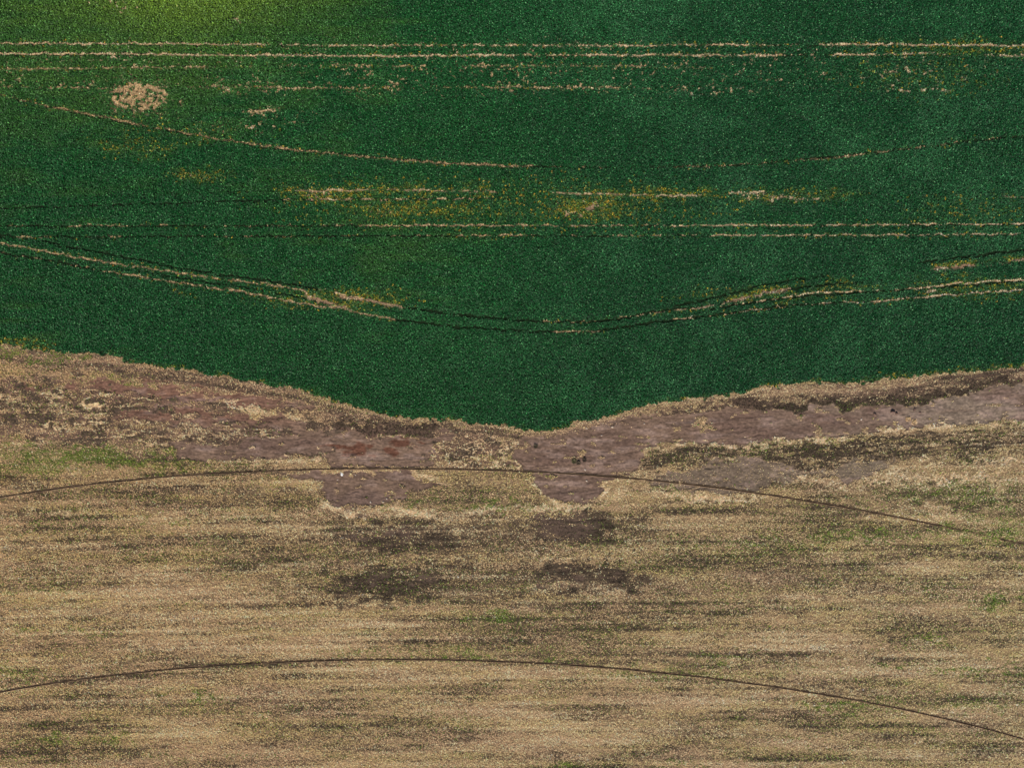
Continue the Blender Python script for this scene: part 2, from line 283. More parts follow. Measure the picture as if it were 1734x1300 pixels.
    for pts, hw, a in ((L((110,612,.3),(165,615,.9),(215,622,1),(260,630,.9),(330,642,.9),(400,650,.7),(440,662,.6)), 1.6, .95), (L((180,634,.5),(280,640,.8),(380,655,.7),(430,670,.5)), 1.3, .8),
                       (L((1100,693,.5),(1180,684,.9),(1250,680,1),(1300,674,.8),(1420,672,.7),(1560,664,.9),(1680,645,1),(1734,640,1),(1934,622,.8)), 1.6, .9),
                       (L((950,736,.5),(1000,723,.9),(1060,708,.9),(1100,702,.6)), 1.0, .9), (L((660,716,.6),(760,728,.8),(860,736,.9),(950,736,.6)), 1.2, .85),
                       (L((1110,694,.3),(1190,690,.9),(1290,690,.9),(1340,696,.6)), 2.0, .9),
                       (L((1150,786,.5),(1200,776,.9),(1250,772,.9),(1300,766,1),(1380,757,1),(1450,754,.9),(1500,752,.9),(1600,742,.4)), 2.6, .95),
                       (L((740,760,.8),(800,762,.9),(870,766,.9)), 3, .7), (L((560,697,.6),(640,712,.8),(700,720,.6)), 1.8, .8)):
        dk = np.maximum(dk, P.stroke(pts, hw, 1.2, 1.8) * a * np.clip(.8 + .4 * fine, 0, 1))
    big = fbm(px, py, 210, 34, 82, 3); st = fbm(px, py, 90, 9, 83, 3); st2 = fbm(px, py, 34, 12, 84, 3)
    yy = py + 6 * np.sin(px / 420.0) + .015 * (px - 867)
    row = fbm(px, yy, 420, 3.6, 181, 2); row2 = fbm(px, yy, 180, 11, 182, 2); low = ss(20, 130, d_edge)
    dk = np.maximum(dk, low * np.clip(.20 + .10 * big + .10 * st + .07 * st2 + .09 * row + .10 * row2 + .05 * fbm(px, py, 16, 7, 184, 2), 0, .75))
    bri = .16 + .06 * st - .07 * big + .05 * st2 - .09 * row - .10 * row2
    gr = np.clip(.05 + .03 * row2 + .05 * fbm(px, py, 80, 14, 85, 3) + .05 * big, 0, 1)
    for b, a in (((150,772,160,16,.05),1.0),((60,790,80,12,0),.5),((250,785,90,10,.05),.45),((35,600,60,11,.15),1.0),((95,610,42,14,.1),1.0),((230,640,60,8,.15),.35),((845,855,50,8,-.03),.8),((700,845,60,8,0),.4),((440,822,60,9,0),.25),
                 ((380,785,50,6,0),.3),((1470,908,110,9,-.02),.65),((1300,920,110,10,0),.35),((1640,905,90,10,.1),.6),((1720,895,50,14,-.2),.6),((840,1045,50,10,0),.65),((640,1108,90,6,0),.35),((790,1107,50,8,0),.7),((925,1110,22,6,0),.6),
                 ((1620,836,130,16,0),.45),((1560,1082,36,4,0),.75),((1690,1018,40,5,0),.7),((1505,1126,26,4,0),.65),((1625,1136,50,6,0),.55),((1700,1132,50,6,0),.6),((1460,1200,36,8,.1),.7),((1400,1196,40,5,0),.6),((1230,1112,60,6,0),.4),((350,1180,26,5,0),.7),((265,1178,14,8,0),.5),
                 ((100,1250,60,6,0),.55),((200,1250,26,8,0),.6),((50,1068,20,5,0),.65),((150,1069,40,4,0),.55),((30,895,60,6,.0),.4),((270,886,50,4,0),.45),((60,1000,60,8,0),.35),((30,1140,50,14,0),.45),((870,990,40,8,0),.25),((1150,1140,140,8,0),.35),
                 ((970,1295,40,6,0),.7),((1150,1295,50,6,0),.4),((1600,1190,150,14,0),.3),((1300,760,120,14,-.1),.18),((1600,830,140,10,-.05),.35),((1140,830,50,10,0),.25),((560,690,90,12,.3),.25),((1670,870,70,12,0),.4)):
        gr = np.maximum(gr, P.blob(*b, 2.5, .65) * min(1, a * 1.2) * (.55 + .5 * patch(st2, .6, .8)))
    yl = np.clip(.30 + .10 * ss(1000, 1600, px) + .22 * fbm(px, py, 120, 14, 86, 3), 0, .85)
    for b, a in (((300,785,70,9,.05),.8),((480,820,55,10,.1),.8),((150,800,160,20,0),.3),((980,860,60,8,.1),.5),((1640,855,150,8,-.02),.5),((1660,1110,120,10,0),.45),((1540,1190,160,8,0),.45),((1600,1270,170,8,.02),.5),((0,1140,60,12,0),.6),((20,1000,60,14,0),.5),
                 ((800,1100,160,8,0),.35),((1400,770,120,14,-.08),.4),((1180,880,150,24,0),.35)):
        yl = np.maximum(yl, P.blob(*b, 2.5, .6) * a)
    RIM = L((1120,757,.5),(1200,755,.8),(1300,752,1),(1400,747,1),(1480,738,1),(1560,728,.9),(1700,724,.5))
    # bright straw rims and heaps
    rimn = fbm(px, py, 34, 16, 187, 3); br = 0; nf = fbm(px, py, 12, 6, 87, 3); wisp = 1 - np.abs(fbm(px + 6 * fbm(px, py, 12, 12, 188, 2), py, 30, 13, 88, 3)) * 4.2
    for m, a in ((P.stroke(offs(S1B[4:11], 5), 5, 3, 2.5), .75), (P.stroke(L((1140,742,.8),(1165,738,1),(1200,748,.9),(1300,752,.9)), 6, 3, 4), 1.15), (P.stroke(L((1090,762,.8),(1130,758,.6),(1180,757,.5)), 3, 2, 2), .8),
                 (P.stroke(L((1300,745,.7),(1310,742,1),(1335,748,.9),(1400,741,1),(1450,739,.9),(1480,730,1),(1520,726,.9),(1560,722,.9),(1610,718,1),(1700,716,.8),(1934,708,.8)), 2.6, 1.2, 3.5), 1.25),
                 (P.stroke(L((1580,719,.8),(1600,715,1),(1660,716,1),(1690,718,.8)), 5, 2.5, 2), 1.0), (P.blob(1442,733,12,7,0,2), .75), (P.blob(1505,722,14,6,.4,2), .8), (P.blob(1545,712,9,4,.6,1), .95), (P.blob(1316,741,9,5,.5,1.5), .9),
                 (P.stroke(L((1090,828,.4),(1150,838,.7),(1200,845,.8),(1260,845,.8),(1300,835,.9),(1345,812,.8),(1400,820,.8),(1480,817,.9),(1560,808,.8),(1600,812,.8),(1700,806,.5)), 4, 2.2, 5), 1.15), (P.stroke(L((1360,808,.5),(1420,806,.8),(1520,800,.9),(1575,790,.7)), 2, 1.5, 5), 1.0), (P.stroke(L((1640,776,.5),(1670,780,.9),(1734,779,.9),(1934,770,.7)), 2.5, 1.5, 3), 1.1), (P.blob(1565, 795, 26, 14, .8, 3, .5), .75),
                 (P.stroke(L((345,788,.6),(400,782,.9),(480,783,.9),(520,774,1),(545,768,.8)), 6, 3, 3), .9), (P.blob(533,768,14,7,-.3,2), .95), (P.stroke(L((545,797,.8),(640,797,.5),(700,797,.9),(730,812,.9),(755,822,.7)), 2.2, 1.5, 1), .9),
                 (P.stroke(L((520,815,.6),(540,840,.9),(560,860,1),(600,869,1),(660,864,1),(760,868,.9),(870,860,.75),(950,862,.8)), 7, 3.5, 2.5), .9), (P.blob(545,848,16,10,.7,1.5), .9), (P.stroke(L((680,800,.9),(730,805,1),(760,818,.6)),2.5,1.5,2),.8),
                 (P.stroke(L((885,812,.4),(905,820,.9),(925,840,.9),(960,862,.9),(1010,856,1),(1024,835,1),(1040,818,1)), 5, 3, 1.5), .9), (P.blob(1045,840,30,16,0,2.5,.5), .6),
                 (P.blob(405,684,48,7.5,.08,1.5), 1.3), (P.blob(470,700,70,9,.15,2,.5), .65), (P.stroke(L((230,735,.5),(300,720,.8),(340,730,.9),(420,740,.7)), 6, 5, 4), .7), (P.blob(320,722,45,14,.2,2.5,.6), .6),
                 (P.blob(160,686,14,5,0,1), 1.3), (P.stroke(L((0,690,.6),(60,680,.8),(110,690,.9),(180,702,.7),(260,720,.6)), 5, 5, 5), .75), (P.stroke(L((100,655,.8),(125,658,1),(150,664,.9)), 2, 1.5, 2), .9),
                 (P.stroke(L((180,757,.6),(200,759,.9),(225,757,.6)), 1.5, 1, 2), .9), (P.stroke(L((745,790,.6),(800,792,.9),(870,785,.8)), 4, 3, 3), .6),
                 (P.blob(1160,742,22,8,.1,2.5), 1.2)):
        br = np.maximum(br, m * a * np.clip(.82 + .32 * rimn, .15, 1.1))
    rm = P.band(L((1085,760),(1300,752),(1480,740),(1560,730),(1934,716)), L((1085,800),(1180,788),(1300,772),(1400,792),(1500,778),(1934,765)), 6, 2)
    lines = fbm(px, py + .11 * (px - 1100), 60, 3.4, 185, 3); dk = np.maximum(dk, rm * np.clip(.42 + .3 * lines, 0, .95))
    dk = np.maximum(dk, P.stroke(offs3(RIM, 7), 2.2, 1.8, 2.5) * .9)
    belt = ss(-2, 5, d_edge) * (1 - ss(22, 42, d_edge))            # litter thrown from the crop edge
    beltR = belt * ss(1090, 1160, px); beltL = belt * (1 - ss(820, 900, px))
    br = np.maximum(br, np.maximum(beltR * .27, beltL * .26) * np.clip(.8 + .3 * nf, 0, 1))
    br = np.maximum(br, ss(-1, 2, d_edge) * (1 - ss(4, 8, d_edge)) * .38)
    leftmess = P.band(L((-140,640),(0,640),(200,650),(420,700),(560,720),(780,745),(870,748)), L((-140,745),(0,745),(200,762),(420,775),(560,770),(780,795),(870,795)), 14, 3)
    br = np.maximum(br, leftmess * np.clip(wisp * 1.8, 0, 1) * np.clip(.75 + .5 * st2, .1, 1) * 1.1); dk = np.maximum(dk, leftmess * (.30 + .5 * patch(n1, .45, 1.4)) * (1 - np.clip(wisp * 2, 0, 1)))
    isle = P.band(L((736,750),(770,744),(800,740),(874,746)), L((736,790),(800,793),(874,794)), 3, 1.6)
    fil = 1 - np.abs(fbm(px, py, 16, 8, 199, 3)) * 2.2
    br = np.where(isle > .4, np.maximum(br * .3, isle * np.clip(fil * 1.5, .12, 1)), br)
    rightmess = P.band(L((1080,756),(1300,750),(1500,735),(1934,715)), L((1080,800),(1300,790),(1500,800),(1934,780)), 8, 3)
    br = np.maximum(br, rightmess * np.clip(wisp * 1.8, 0, 1) * .8 * np.clip(.8 + .4 * st2, 0, 1))
    br = np.maximum(br, np.clip(bri, 0, .5) * low)
    for b, a in (((380,880,130,12,0),.35),((80,870,110,14,0),.4),((700,960,200,10,0),.35),((850,935,120,12,0),.4),((1080,925,120,14,0),.35),((1560,868,150,8,0),.5),((900,900,40,10,0),.4),((360,905,90,8,.1),.3),((60,1060,110,16,0),.35),
                 ((1580,1100,150,9,0),.4),((1300,1120,200,12,0),.3),((120,965,140,14,0),.3),((900,1215,220,12,0),.35),((500,1220,160,14,0),.3),((1000,1280,220,12,0),.3),((1400,1040,200,12,0),.3),((300,1230,100,8,0),.25),((1550,1265,180,10,0),.4),((560,1135,200,10,0),.25)):
        br = np.maximum(br, P.blob(*b, 3, .7) * a * (.7 + .4 * nf))
    dk = dk * (1 - .85 * np.clip(br * 1.3 - .35, 0, 1))
    fur = fbm(px, py - .95 * np.interp(px, *xy(EDGE)), 130, 4.2, 99, 2); dk = np.maximum(dk, belt * np.clip(.34 + .14 * n1 + .26 * fur, 0, .9)); messA = leftmess * (1 - np.clip(br * 1.6, 0, 1))
    dens = np.where(d_edge > -6, 1.0, 0.0)
    dens = dens * (1 - .22 * belt); dens = dens * (1 - soil * (1 - .018)) 
    dens = dens * np.clip(.80 + .14 * st2 + .1 * nf, .35, 1)
    messy = np.maximum(leftmess, np.maximum(beltL, 0) * .6)
    dens = dens * (1 - .62 * messA) * (1 - .2 * messy * (1 - np.clip(br, 0, 1)))
    dens = np.where(inside > .5, np.maximum(straw * .95, 0), dens)
    dens = np.maximum(dens * 1.0, straw * .9)
    R['dens'] = np.clip(dens, 0, 1).astype(f32)
    grey = P.stroke([(-200,125),(0,160),(130,190),(260,216),(450,247),(640,268),(860,281),(1134,284),(1400,269),(1600,246),(1734,228)], 8, 3)
    grey = np.maximum(grey, .5 * ss(100, 112, py) * ss(1300, 900, px)); grey = np.maximum(grey, .8 * ci)
    R['bright'] = np.clip(np.where(inside > .5, .75 - .62 * grey, br), 0, 1).astype(f32)
    R['deep'] = (np.clip((dk - .8) * 5, 0, 1) * (1 - inside)).astype(f32)
    R['dark'] = np.clip(np.where(inside > .5, .05 + .3 * grey, dk), 0, 1).astype(f32)
    R['green'] = np.clip(np.where(inside > .5, 0, gr * (1 - .8 * np.clip(belt * ss(150, 250, px), 0, 1))), 0, 1).astype(f32)
    R['yellow'] = np.clip(np.where(inside > .5, .25, yl), 0, 1).astype(f32)
    R['pink'] = np.clip(np.maximum((1 - inside) * belt * .8, (1 - inside) * .25 + .2 * fbm(px, py, 150, 26, 89, 2)), 0, 1).astype(f32)
    # --- ground colour (albedo as sRGB / 255)
    def col(*c): return np.array(c, f32) / 255
    def mix(a, b, t): return a + (b - a) * t[..., None]
    base = np.broadcast_to(col(156, 128, 98), px.shape + (3,))
    g = mix(base, col(128, 104, 80), np.clip(.4 + .3 * big + .2 * st2, 0, 1))
    g = mix(g, col(74, 64, 54), np.clip(dk * 1.15, 0, 1) * .95)
    g = mix(g, col(92, 98, 56), gr * .6)
    g = mix(g, col(222, 184, 140), np.clip(br * 1.7 - .45, 0, 1) * .9)
    g = mix(g, col(118, 94, 80), np.maximum(messy * .6, belt * .7) * (1 - br)); g = mix(g, mix(np.broadcast_to(col(112, 88, 75), px.shape + (3,)), col(84, 72, 60), patch(n1, .45, 1.2)), messA * .9)
    mv = mix(np.broadcast_to(col(124, 101, 85), px.shape + (3,)), col(134, 116, 100), ss(1150, 1600, px))
    mv = mix(mv, col(112, 90, 78), np.clip(.35 + .35 * fbm(px, py, 90, 22, 91, 3), 0, 1))
    mv = mix(mv, col(126, 92, 76), np.clip(ss(620, 380, px) * ss(735, 700, py), 0, 1) * .8)
    mv = mix(mv, col(118, 108, 92), P.band(S2T, S2B, 6, 1.5) * .5)
    mv = mix(mv, col(112, 92, 82), np.maximum(P.blob(975, 840, 50, 14, 0, 2, .5), P.blob(600, 850, 70, 16, 0, 2, .5)) * .6)
    wet = 0
    for b in ((607,762,14,13,.3),(592,768,18,6,.2),(680,750,22,4,.06),(664,766,11,9,.3),(630,755,10,4,0),(628,773,5,3,0),(580,757,35,2.5,.12),(718,750,5,2,0),(700,742,30,2,0)):
        wet = np.maximum(wet, P.blob(*b, .8, .3))
    mv = mix(mv, col(102, 68, 54), wet * .85)
    pale_s = patch(fbm(px, py, 40, 12, 92, 3), .2, .8)
    mv = mix(mv, col(160, 135, 122), pale_s * .5)
    ysm2 = py - .75 * np.interp(px, [-3000, 0, 400, 900, 950, 1150, 1734, 5000], [590, 605, 680, 727, 724, 680, 622, 500])
    fl = np.clip(1 - np.abs(fbm(px, ysm2, 150, 7, 198, 3)) * 5, 0, 1)
    mv = mv * (.965 - .085 * fl + .022 * fbm(px, ysm2, 60, 3.2, 93, 2) + .03 * fbm(px, py, 14, 8, 94, 4) + .05 * fbm(px, py, 3.2, 3, 194, 1))[..., None]
    mv = mix(mv, col(104, 90, 76), P.blob(640, 905, 120, 30, 0, 2, .4) * .7 )
    lowdark = np.clip(ss(865, 880, py), 0, 1); mv = mix(mv, col(98, 80, 70), lowdark)
    g = mix(g, mv, np.clip(soil, 0, 1))
    ing = np.broadcast_to(col(34, 48, 30), px.shape + (3,))
    ing = mix(ing, col(186, 154, 112), np.clip(straw * 1.2, 0, 1) * (1 - .45 * grey_g(P)))
    ing = mix(ing, col(150, 121, 94), np.clip(soilT * 1.2, 0, 1))
    g = mix(g, ing, inside)
    far = np.maximum(np.maximum(-130 - px, px - 1864), np.maximum(-130 - py, py - 1430))
    g = mix(g, col(38, 92, 52), ss(-10, 10, far) * inside)
    R['ground'] = (np.clip(g, 0, 1) ** 2.2).astype(f32)
    # --- relief of the ground, metres
    ysm = np.interp(px, [-3000, 0, 400, 900, 950, 1150, 1734, 5000], [590, 605, 680, 727, 724, 680, 622, 500]); follow = py - .75 * ysm
    crk = fbm(px + 5 * fbm(px, py, 15, 9, 195, 2), follow + 3 * fbm(px, py, 22, 12, 196, 2), 15, 4.2, 95, 3)
    lump = fbm(px, py, 7, 5, 96, 3)
    z = .026 * crk * (.2 + .8 * soil) + .008 * fbm(px, follow, 8, 2.4, 98, 2) * soil + .03 * soil * np.clip(fbm(px, follow, 70, 9, 197, 3), -1.5, 1.5) * .5 + (.026 - .008 * soil) * lump + .03 * fbm(px, py, 40, 20, 97, 2)
    z = z - .035 * soil * np.clip(1 - np.abs(fbm(px, follow, 150, 7, 198, 3)) * 5, 0, 1)
    z = z - .07 * soil * outside
    z = z * (1 - ss(-10, 30, far))
    R['z'] = z.astype(f32)
    R['soil'] = soil.astype(f32); R['inside'] = inside.astype(f32); R['d'] = d_edge.astype(f32)
    return R
def offs3(pts, dy): return [(p[0], p[1] + dy) + tuple(p[2:]) for p in pts]

# ------------------------------------------------------------------ the two wheel ruts across the dry field
RUT1 = L((-260,882),(-120,862),(0,840),(60,832),(120,825),(180,817),(240,811),(300,805),(360,801),(430,798),(500,795),(570,793.5),(650,793),(730,794),(800,795),(870,797),(960,802),(1040,807),(1100,812),(1200,823),(1300,837),(1400,855),(1480,868),(1560,882),(1640,899),(1700,914),(1734,922),(1860,952),(2000,988))
RUT2 = L((-260,1222),(-120,1194),(0,1170),(60,1160),(120,1151),(200,1142),(280,1134),(360,1127),(440,1121),(520,1117.5),(600,1116),(680,1115.5),(760,1117),(840,1119.5),(920,1123),(1000,1127.5),(1080,1133),(1160,1141),(1240,1152),(1320,1164),(1400,1177),(1480,1190),(1560,1206),(1640,1224),(1734,1251),(1860,1288),(2000,1330))
def smooth_y(pts, x):
    X = np.array([p[0] for p in pts], float); Y = np.array([p[1] for p in pts], float)
    k = np.polyfit((X - 800) / 1000, Y, 9)
    base = np.polyval(k, (x - 800) / 1000)
    return base
def rut_y(i, x): return smooth_y((RUT1, RUT2)[i], x)

# ------------------------------------------------------------------ mesh helpers
def tag(o, label=None, cat=None, group=None, kind=None):
    if label: o["label"] = label
    if cat: o["category"] = cat
    if group: o["group"] = group
    if kind: o["kind"] = kind
    return o
def raw_mesh(name, co, faces_flat, nper, mat, smooth=False, fcol=None, vcol=None):
    me = bpy.data.meshes.new(name)
    nv = len(co); nf = len(faces_flat) // nper
    me.vertices.add(nv); me.vertices.foreach_set("co", np.ascontiguousarray(co, f32).ravel())
    me.loops.add(nf * nper); me.loops.foreach_set("vertex_index", np.ascontiguousarray(faces_flat, np.int32))
    me.polygons.add(nf); me.polygons.foreach_set("loop_start", np.arange(0, nf * nper, nper, dtype=np.int32))
    me.polygons.foreach_set("use_smooth", np.full(nf, smooth, bool))
    if fcol is not None:
        a = me.attributes.new("tint", 'FLOAT_COLOR', 'FACE') if False else me.attributes.new("tint", 'FLOAT_VECTOR', 'FACE')
        a.data.foreach_set("vector", np.ascontiguousarray(fcol, f32).ravel())
    if vcol is not None:
        a = me.attributes.new("tint", 'FLOAT_VECTOR', 'POINT'); a.data.foreach_set("vector", np.ascontiguousarray(vcol, f32).ravel())
    me.update()
    me.materials.append(mat)
    o = bpy.data.objects.new(name, me); C.objects.link(o); return o
def P2W(px, py): return (px - W2) * S, (H2 - py) * S

# ------------------------------------------------------------------ materials
def mat_tint(name, rough=.8, spec=.3, noise=0.0, nscale=6.0, bump=0.0, trans=0.0):
    m = bpy.data.materials.new(name); m.use_nodes = True; t = m.node_tree; b = t.nodes["Principled BSDF"]
    a = t.nodes.new("ShaderNodeAttribute"); a.attribute_name = "tint"
    out = a.outputs["Vector"]
    if noise or bump:
        g = t.nodes.new("ShaderNodeNewGeometry")
        n = t.nodes.new("ShaderNodeTexNoise"); n.inputs["Scale"].default_value = nscale; n.inputs["Detail"].default_value = 6; n.inputs["Roughness"].default_value = .65
        t.links.new(g.outputs["Position"], n.inputs["Vector"])
    if noise:
        r = t.nodes.new("ShaderNodeMapRange"); r.inputs[1].default_value = .3; r.inputs[2].default_value = .7; r.inputs[3].default_value = 1 - noise; r.inputs[4].default_value = 1 + noise
        t.links.new(n.outputs["Fac"], r.inputs[0])
        v = t.nodes.new("ShaderNodeVectorMath"); v.operation = 'SCALE'
        t.links.new(out, v.inputs[0]); t.links.new(r.outputs[0], v.inputs["Scale"]); out = v.outputs[0]
    t.links.new(out, b.inputs["Base Color"])
    if bump:
        bp = t.nodes.new("ShaderNodeBump"); bp.inputs["Strength"].default_value = 1; bp.inputs["Distance"].default_value = bump
        t.links.new(n.outputs["Fac"], bp.inputs["Height"]); t.links.new(bp.outputs[0], b.inputs["Normal"])
    b.inputs["Roughness"].default_value = rough; b.inputs["Specular IOR Level"].default_value = spec
    return m
M_GROUND = mat_tint("field_soil", .95, .12, .22, 3.0, .06)
M_LEAF = mat_tint("crop_leaf", .5, .35)
M_STRAW = mat_tint("dry_straw", .8, .2)
def mat_plain(name, rgb, rough=.8, var=.25, scale=8):
    m = bpy.data.materials.new(name); m.use_nodes = True; t = m.node_tree; b = t.nodes["Principled BSDF"]
    n = t.nodes.new("ShaderNodeTexNoise"); n.inputs["Scale"].default_value = scale; n.inputs["Detail"].default_value = 5
    co = t.nodes.new("ShaderNodeTexCoord"); t.links.new(co.outputs["Object"], n.inputs["Vector"])
    r = t.nodes.new("ShaderNodeValToRGB"); lin = [(c / 255) ** 2.2 for c in rgb]
    r.color_ramp.elements[0].position = .3; r.color_ramp.elements[1].position = .7
    r.color_ramp.elements[0].color = [c * (1 - var) for c in lin] + [1]; r.color_ramp.elements[1].color = [min(1, c * (1 + var)) for c in lin] + [1]
    t.links.new(n.outputs["Fac"], r.inputs[0]); t.links.new(r.outputs[0], b.inputs["Base Color"])
    b.inputs["Roughness"].default_value = rough; return m

# ------------------------------------------------------------------ the ground: one sheet, dense under the picture, coarse to the horizon
STEP = 1.0
dx = np.arange(-130, 1864.1, STEP); dy = np.arange(-130, 1430.1, STEP)
grow = 3.0 * (1.45 ** np.arange(24)); grow = np.cumsum(grow)
gx = np.concatenate([dx[0] - grow[::-1], dx, dx[-1] + grow]); gy = np.concatenate([dy[0] - grow[::-1], dy, dy[-1] + grow])
GX, GY = np.meshgrid(gx, gy)
R = evaluate(GX, GY)
ny, nx = GX.shape; k0 = len(grow)
wx, wy = P2W(GX, GY)
co = np.stack([wx, wy, R['z']], -1).reshape(-1, 3)
idx = np.arange(nx * ny).reshape(ny, nx)
q = np.stack([idx[1:, :-1], idx[1:, 1:], idx[:-1, 1:], idx[:-1, :-1]], -1).reshape(-1)
ground = raw_mesh("ground", co, q, 4, M_GROUND, True, None, R['ground'].reshape(-1, 3))
tag(ground, "bare reddish brown soil and dry field ground under the crop and stubble", None, None, "structure")

D = {k: v[k0:k0 + len(dy), k0:k0 + len(dx)] for k, v in R.items()}
def sample(key, px, py):
    a = D[key]; u = np.clip((px - dx[0]) / STEP, 0, len(dx) - 1.001); v = np.clip((py - dy[0]) / STEP, 0, len(dy) - 1.001)
    i = u.astype(np.int32); j = v.astype(np.int32); fu = (u - i).astype(f32); fv = (v - j).astype(f32)
    return (a[j, i] * (1 - fu) + a[j, i + 1] * fu) * (1 - fv) + (a[j + 1, i] * (1 - fu) + a[j + 1, i + 1] * fu) * fv
def lin(c): return (np.array(c, f32) / 255) ** 2.2

# ------------------------------------------------------------------ the green crop: plants of five leaves, each leaf a bent diamond
def crop():
    sp = 2.1                                                  # plant spacing, photo px (about 0.3 m)
    X, Y = np.meshgrid(np.arange(-128, 1862, sp), np.arange(-128, 742, sp))
    X = X.ravel(); Y = Y.ravel()
    X = X + rng.uniform(-1.1, 1.1, X.shape); Y = Y + rng.uniform(-.8, .8, Y.shape)
    yb = np.interp(X, *xy(EDGE)); k = Y < yb + 6; X, Y = X[k], Y[k]
    c = sample('crop', X, Y); k = c > rng.uniform(.12, .88, X.shape); X, Y, c = X[k], Y[k], c[k]
    n = len(X)
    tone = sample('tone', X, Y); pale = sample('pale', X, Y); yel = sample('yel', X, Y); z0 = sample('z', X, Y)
    hgt = np.clip(.36 + .07 * rng.standard_normal(n), .18, .6) * (1 - .35 * yel)
    em, yg_glow, bl = lin((24, 86, 38)), lin((108, 138, 46)), lin((24, 73, 43))  # the yellow-green also carries the glow painted into the upper left leaves
    pc = em + (yg_glow - em) * np.clip(tone, 0, 1.15)[:, None] + (bl - em) * np.clip(-tone, 0, 1)[:, None]
    pc = pc * (1 + .28 * pale[:, None]) + lin((80, 110, 82)) * np.clip(pale, 0, 1)[:, None] * .24
    pc = pc + (lin((96, 108, 38)) - pc) * (yel * .45)[:, None]
    isy = (rng.uniform(0, 1, n) < yel * .85)
    ycol = lin((150, 138, 34)) + (lin((196, 150, 56)) - lin((150, 138, 34))) * rng.uniform(0, 1, n)[:, None] ** 2
    ycol = np.where((rng.uniform(0, 1, n) < .6)[:, None], lin((84, 112, 44)), ycol)
    pc = np.where(isy[:, None], ycol, pc)
    pc = pc * np.exp(.10 * rng.standard_normal(n))[:, None]
    NL = 5
    px = np.repeat(X, NL); py = np.repeat(Y, NL); m = n * NL
    a = rng.uniform(0, 2 * np.pi, m); ln = rng.uniform(.18, .31, m); wd_ = ln * rng.uniform(.42, .68, m)
    tilt = np.clip(rng.normal(.15, .45, m), -.9, 1.2)
    h = np.repeat(hgt, NL) * rng.uniform(.45, 1.0, m) + np.repeat(z0, NL)
    cx, cy = P2W(px, py); off = rng.uniform(.0, .09, m)
    dxn, dyn = np.cos(a), np.sin(a)
    b0 = np.stack([cx + dxn * off, cy + dyn * off, h], -1)
    tip = b0 + np.stack([dxn * ln * np.cos(tilt), dyn * ln * np.cos(tilt), ln * np.sin(tilt) * .9 - .02], -1)
    roll = rng.normal(0, .35, m)
    side = np.stack([-dyn * np.cos(roll), dxn * np.cos(roll), np.sin(roll)], -1) * (wd_ / 2)[:, None]
    midp = b0 + (tip - b0) * .5 + np.array([0, 0, .02])
    v = np.stack([b0, midp + side, tip, midp - side], 1).reshape(-1, 3)
    lc = np.repeat(pc, NL, 0) * np.exp(.44 * rng.standard_normal(m) - .13)[:, None]
    spark = rng.uniform(0, 1, m) < .038
    lc = np.where(spark[:, None], lc * 1.5 + lin((96, 134, 90)), lc)
    mp = (b0 + tip) / 2; cpx = mp[:, 0] / S + W2; cpy = H2 - mp[:, 1] / S
    keep = sample('crop', cpx, cpy) > .42
    v = v.reshape(m, 4, 3)[keep].reshape(-1, 3); lc = lc[keep]; m = len(lc)
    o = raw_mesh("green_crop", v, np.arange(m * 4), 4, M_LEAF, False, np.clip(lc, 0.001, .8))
    tag(o, "dense dark green crop filling the upper field, cut by thin wheel tracks", "crop", None, "stuff")
    return n
n_crop = crop()

